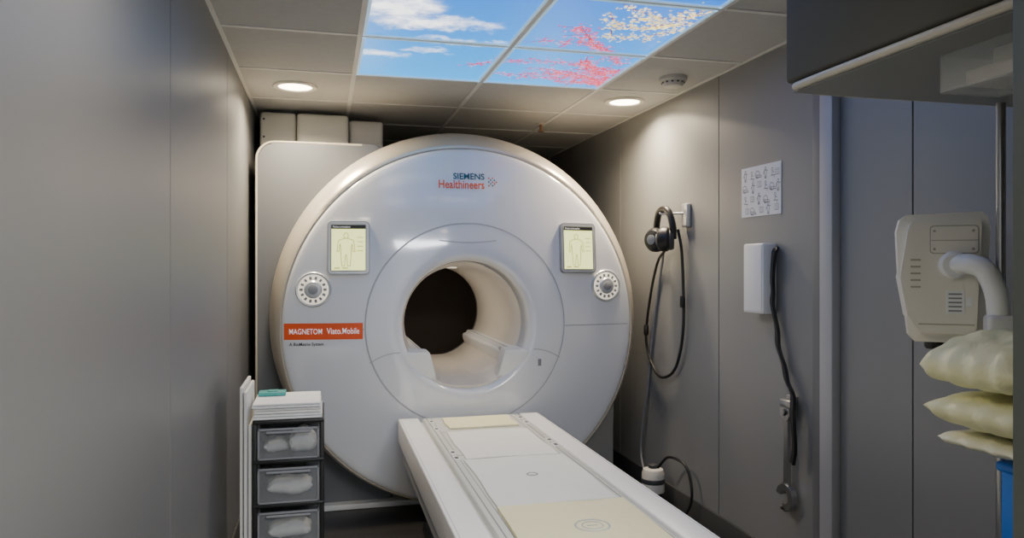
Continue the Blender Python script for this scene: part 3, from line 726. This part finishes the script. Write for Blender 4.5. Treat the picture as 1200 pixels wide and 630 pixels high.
bm = bmesh.new(); lathe(bm, [(.011, -.03), (.014, -.02), (.014, .02), (.011, .03)], (1.770, 3.945, .94), 'Z', 12); add('cable_connector', bm, M_black, label='small dark inline connector on the headphone cable', category='connector')
bm = bmesh.new(); lathe(bm, [(.011, -.03), (.014, -.02), (.014, .02), (.011, .03)], (1.77, 3.50, 1.12), 'Z', 12); add('cable_connector', bm, M_black, label='small dark inline plug on the hanging cable loop', category='connector')
pm = root('pump_unit', (1.70, 3.70, 0), 'small beige and black pump unit standing on the floor', 'pump')
lathe_obj('tank', [(.055, .10), (.06, .105), (.06, .20), (.052, .222), (.02, .23)], (1.70, 3.70, 0), M_box, 'Z', parent=pm)
lathe_obj('motor_base', [(.065, .001), (.065, .03), (.05, .05), (.05, .10)], (1.70, 3.70, 0), M_black, 'Z', parent=pm)
lathe_obj('cap', [(.026, .228), (.026, .245), (.012, .252)], (1.70, 3.70, 0), M_dkgr, 'Z', parent=pm, seg=24)
lathe_obj('tank_band', [(.0605, .15), (.062, .153), (.062, .172), (.0605, .175)], (1.70, 3.70, 0), M_dkgr, 'Z', parent=pm, closed=False)
tube_obj('cable', [(1.70, 3.64, .245), (1.72, 3.55, .32), (1.75, 3.42, .30), (1.75, 3.36, .17), (1.74, 3.42, .06), (1.74, 3.55, .02), (1.74, 3.62, .03)], .007, M_black,
         label='thick black cable looping beside the pump', category='cable')

# ------------------------------------------------------------ overhead cabinet
oc = root('overhead_cabinet', (1.45, 1.3, 1.72), 'grey overhead wall cabinet with pale rounded lower edge', 'cabinet')
KX, KY = 1.10, 1.63
box('body', (KX, XR-.001, .92, KY, 1.748, H-.012), M_cab, .01, parent=oc)
box('underside_panel', (KX+.012, XR-.001, .92, KY-.012, 1.724, 1.75), M_cabu, .003, parent=oc)
tube_obj('edge_trim', [(KX+.004, .92, 1.735), (KX+.004, 1.2, 1.735), (KX+.004, KY-.08, 1.735), (KX+.018, KY-.028, 1.735), (KX+.07, KY-.006, 1.735), (1.5, KY-.006, 1.735), (1.79, KY-.006, 1.735)], .0095, M_cabt, parent=oc, seg=12)
bm = bmesh.new(); bbox(bm, 1.205, 1.35, 1.0, 1.26, 1.648, 1.652); bbox(bm, 1.205, 1.208, 1.0, 1.26, 1.65, 1.7238); bbox(bm, 1.205, 1.35, 1.257, 1.26, 1.65, 1.7238); bbox(bm, 1.347, 1.35, 1.0, 1.26, 1.65, 1.7238)
dsp = add('clear_dispenser', bm, M_clr2, parent=oc, label='clear plastic dispenser tray')
bm = bmesh.new(); bbox(bm, 1.225, 1.33, 1.02, 1.22, 1.653, 1.685, bev=.006); bbox(bm, 1.25, 1.31, 1.05, 1.18, 1.686, 1.72, bev=.004)
add('dispenser_insert', bm, M_box, parent=dsp)

# ------------------------------------------------------------ injector on its pole stand
dv = root('injector_stand', (1.668, 1.55, 0), 'beige plastic medical device head with white arm on steel pole', 'medical device')
tube_obj('pole', [(1.668, 1.55, .06), (1.668, 1.55, 1.715)], .011, M_steel, parent=dv, sm=False, seg=16)
bm = bmesh.new()
for k in range(4):
    a = k*pi/2+pi/4; tube(bm, [(1.668, 1.55, .07), (1.668+.11*math.cos(a), 1.55+.11*math.sin(a), .03)], .012, sm=False)
lathe(bm, [(.03, .001), (.03, .10), (.014, .11)], (1.668, 1.55, 0), 'Z', 20)
add('foot', bm, M_steel, parent=dv)
MD = Matrix.Translation((1.628, 1.695, 1.270)) @ Matrix.Rotation(-.60, 4, 'Z')
outl = [(-.070, -.168), (.065, -.168), (.085, -.158), (.095, -.13), (.108, .13), (.102, .158), (.088, .17), (-.09, .165), (-.108, .152), (-.116, .12), (-.110, .0), (-.092, -.10), (-.086, -.15)]
outl = [(a*.99, b*1.03) for a, b in outl]
bm = bmesh.new(); poly_extrude(bm, outl, 'XZ', -.055, .035)
bmesh.ops.bevel(bm, geom=[e for e in bm.edges if abs(e.verts[0].co.y-e.verts[1].co.y) < 1e-5], offset=.024, segments=6, affect='EDGES')
hd = add('device_head', bm, M_beige, parent=dv, M=MD, ang=60)
def dpart(nm, b, m, bev=0, edges=None):
    bm = bmesh.new(); bbox(bm, *b, bev=bev, edges=edges); return add(nm, bm, m, parent=hd, M=MD, smooth=bev > 0)
dpart('hatch_joint', (-.0385, .0755, -.0562, -.05, .0635, .1385), M_beig2, .009, 1)
dpart('hatch', (-.036, .073, -.0585, -.05, .066, .136), M_beige, .008, 1)
dpart('hatch_line', (-.036, .073, -.0588, -.055, .098, .1), M_beig2)
for (a, b) in ((-.028, .124), (.062, .076), (-.028, .076), (.062, .124)):
    bm = bmesh.new(); lathe(bm, [(.0035, -.0577), (.0035, -.0598)], (a, 0, b), 'Y', 12); add('screw', bm, M_beig2, parent=hd, M=MD)
for k in range(5): dpart('vent_slot', (-.084, -.060, -.0565, -.050, .045-.018*k, .050-.018*k), M_beig2)
dpart('lower_joint', (-.065, .065, -.0563, -.05, -.125, -.122), M_beig2)
bm = bmesh.new(); bbox(bm, .0, .042, -.057, -.054, -.095, -.035); bbox(bm, .045, .06, -.057, -.054, -.075, -.052)
for k in range(5): bbox(bm, .005, .036, -.0575, -.0568, -.089+.011*k, -.085+.011*k, mi=1)
add('rating_label', bm, [M_paper, M_line], parent=hd, M=MD, smooth=False)
bm = bmesh.new(); lathe(bm, [(.02, -.193), (.024, -.187), (.024, -.164)], (-.02, 0, 0), 'Z', 20); add('knob', bm, M_black, parent=hd, M=MD)
bm = bmesh.new()
tube(bm, [(.024, -.060, .035), (.050, -.09, .036), (.080, -.105, .018), (.103, -.105, -.04), (.110, -.10, -.11)], .026, seg=20)
lathe(bm, [(.034, -.05), (.036, -.066), (.028, -.076)], (.016, 0, .034), 'Y', 24)
arm = add('arm', bm, M_table, parent=dv, M=MD)
bm = bmesh.new(); bbox(bm, .080, .145, -.135, -.065, -.145, -.092, bev=.012); add('arm_clamp', bm, M_board, parent=arm, M=MD)

pillow('pillow', (1.572, 1.36, 1.088), .216, .15, .061, M_pill, 'plump pale yellow pillow on top of the stack', 'pillow', 44, rotz=-.04, seed=11, wr=.06, group='stacked pillows', e=3.6, tilt=-.08)
pillow('pillow', (1.580, 1.355, .970), .210, .15, .044, M_pill, 'pale yellow pillow in the middle of the stack', 'pillow', 44, rotz=-.02, seed=12, wr=.06, group='stacked pillows', e=3.6)
pillow('pillow', (1.592, 1.355, .896), .196, .145, .022, M_pilw, 'flattened paler pillow at the bottom of the stack', 'pillow', 44, seed=13, wr=.06, group='stacked pillows', e=3.6)
ct = root('utility_cart', (1.60, 1.30, 0), 'small cart with a blue plastic bin beneath the pillows', 'cart')
bm = bmesh.new(); bbox(bm, 1.458, 1.74, 1.22, 1.36, .62, .864, bev=.012); bbox(bm, 1.452, 1.746, 1.214, 1.366, .845, .868, bev=.008); add('bin', bm, M_blue, parent=ct)
bm = bmesh.new()
for x in (1.47, 1.725):
    for y in (1.235, 1.345): bbox(bm, x-.01, x+.01, y-.01, y+.01, .03, .63, bev=.003)
bbox(bm, 1.46, 1.735, 1.225, 1.355, .12, .14, bev=.004)
add('frame', bm, M_table, parent=ct)
for x in (1.47, 1.725):
    for y in (1.235, 1.345): lathe_obj('castor', [(.016, -.01), (.02, 0), (.016, .01)], (x, y, .021), M_black, 'X', parent=ct, seg=18)

# ------------------------------------------------------------ unseen fill light added behind the camera
fx = root('fill_lamp', (.74, -.6, H-.03), 'added rectangular fill light behind the camera', 'ceiling light')
box('housing', (.16, 1.32, -1.0, -.2, H-.03, H-.009), M_ring, .004, parent=fx)
ld = bpy.data.lights.new('fill_lamp_light', 'AREA'); ld.shape = 'RECTANGLE'; ld.size = 1.1; ld.size_y = .75; ld.energy = 105; ld.color = (.96, .98, 1)
lo = bpy.data.objects.new('fill_lamp_light', ld); lo.parent = fx; lo.location = (0, 0, -.006); C.objects.link(lo)
w = bpy.data.worlds.new('World'); bpy.context.scene.world = w; w.use_nodes = True
w.node_tree.nodes['Background'].inputs[0].default_value = (.5, .55, .6, 1); w.node_tree.nodes['Background'].inputs[1].default_value = .1

cam = bpy.data.cameras.new('Camera'); co = bpy.data.objects.new('Camera', cam); C.objects.link(co)
co.location = (0, 0, 1.3); co.rotation_euler = (pi/2, 0, -math.atan(.25))
cam.sensor_width = 36; cam.lens = 880/1200*36; cam.shift_y = -.0025; cam.clip_start = .02
bpy.context.scene.camera = co
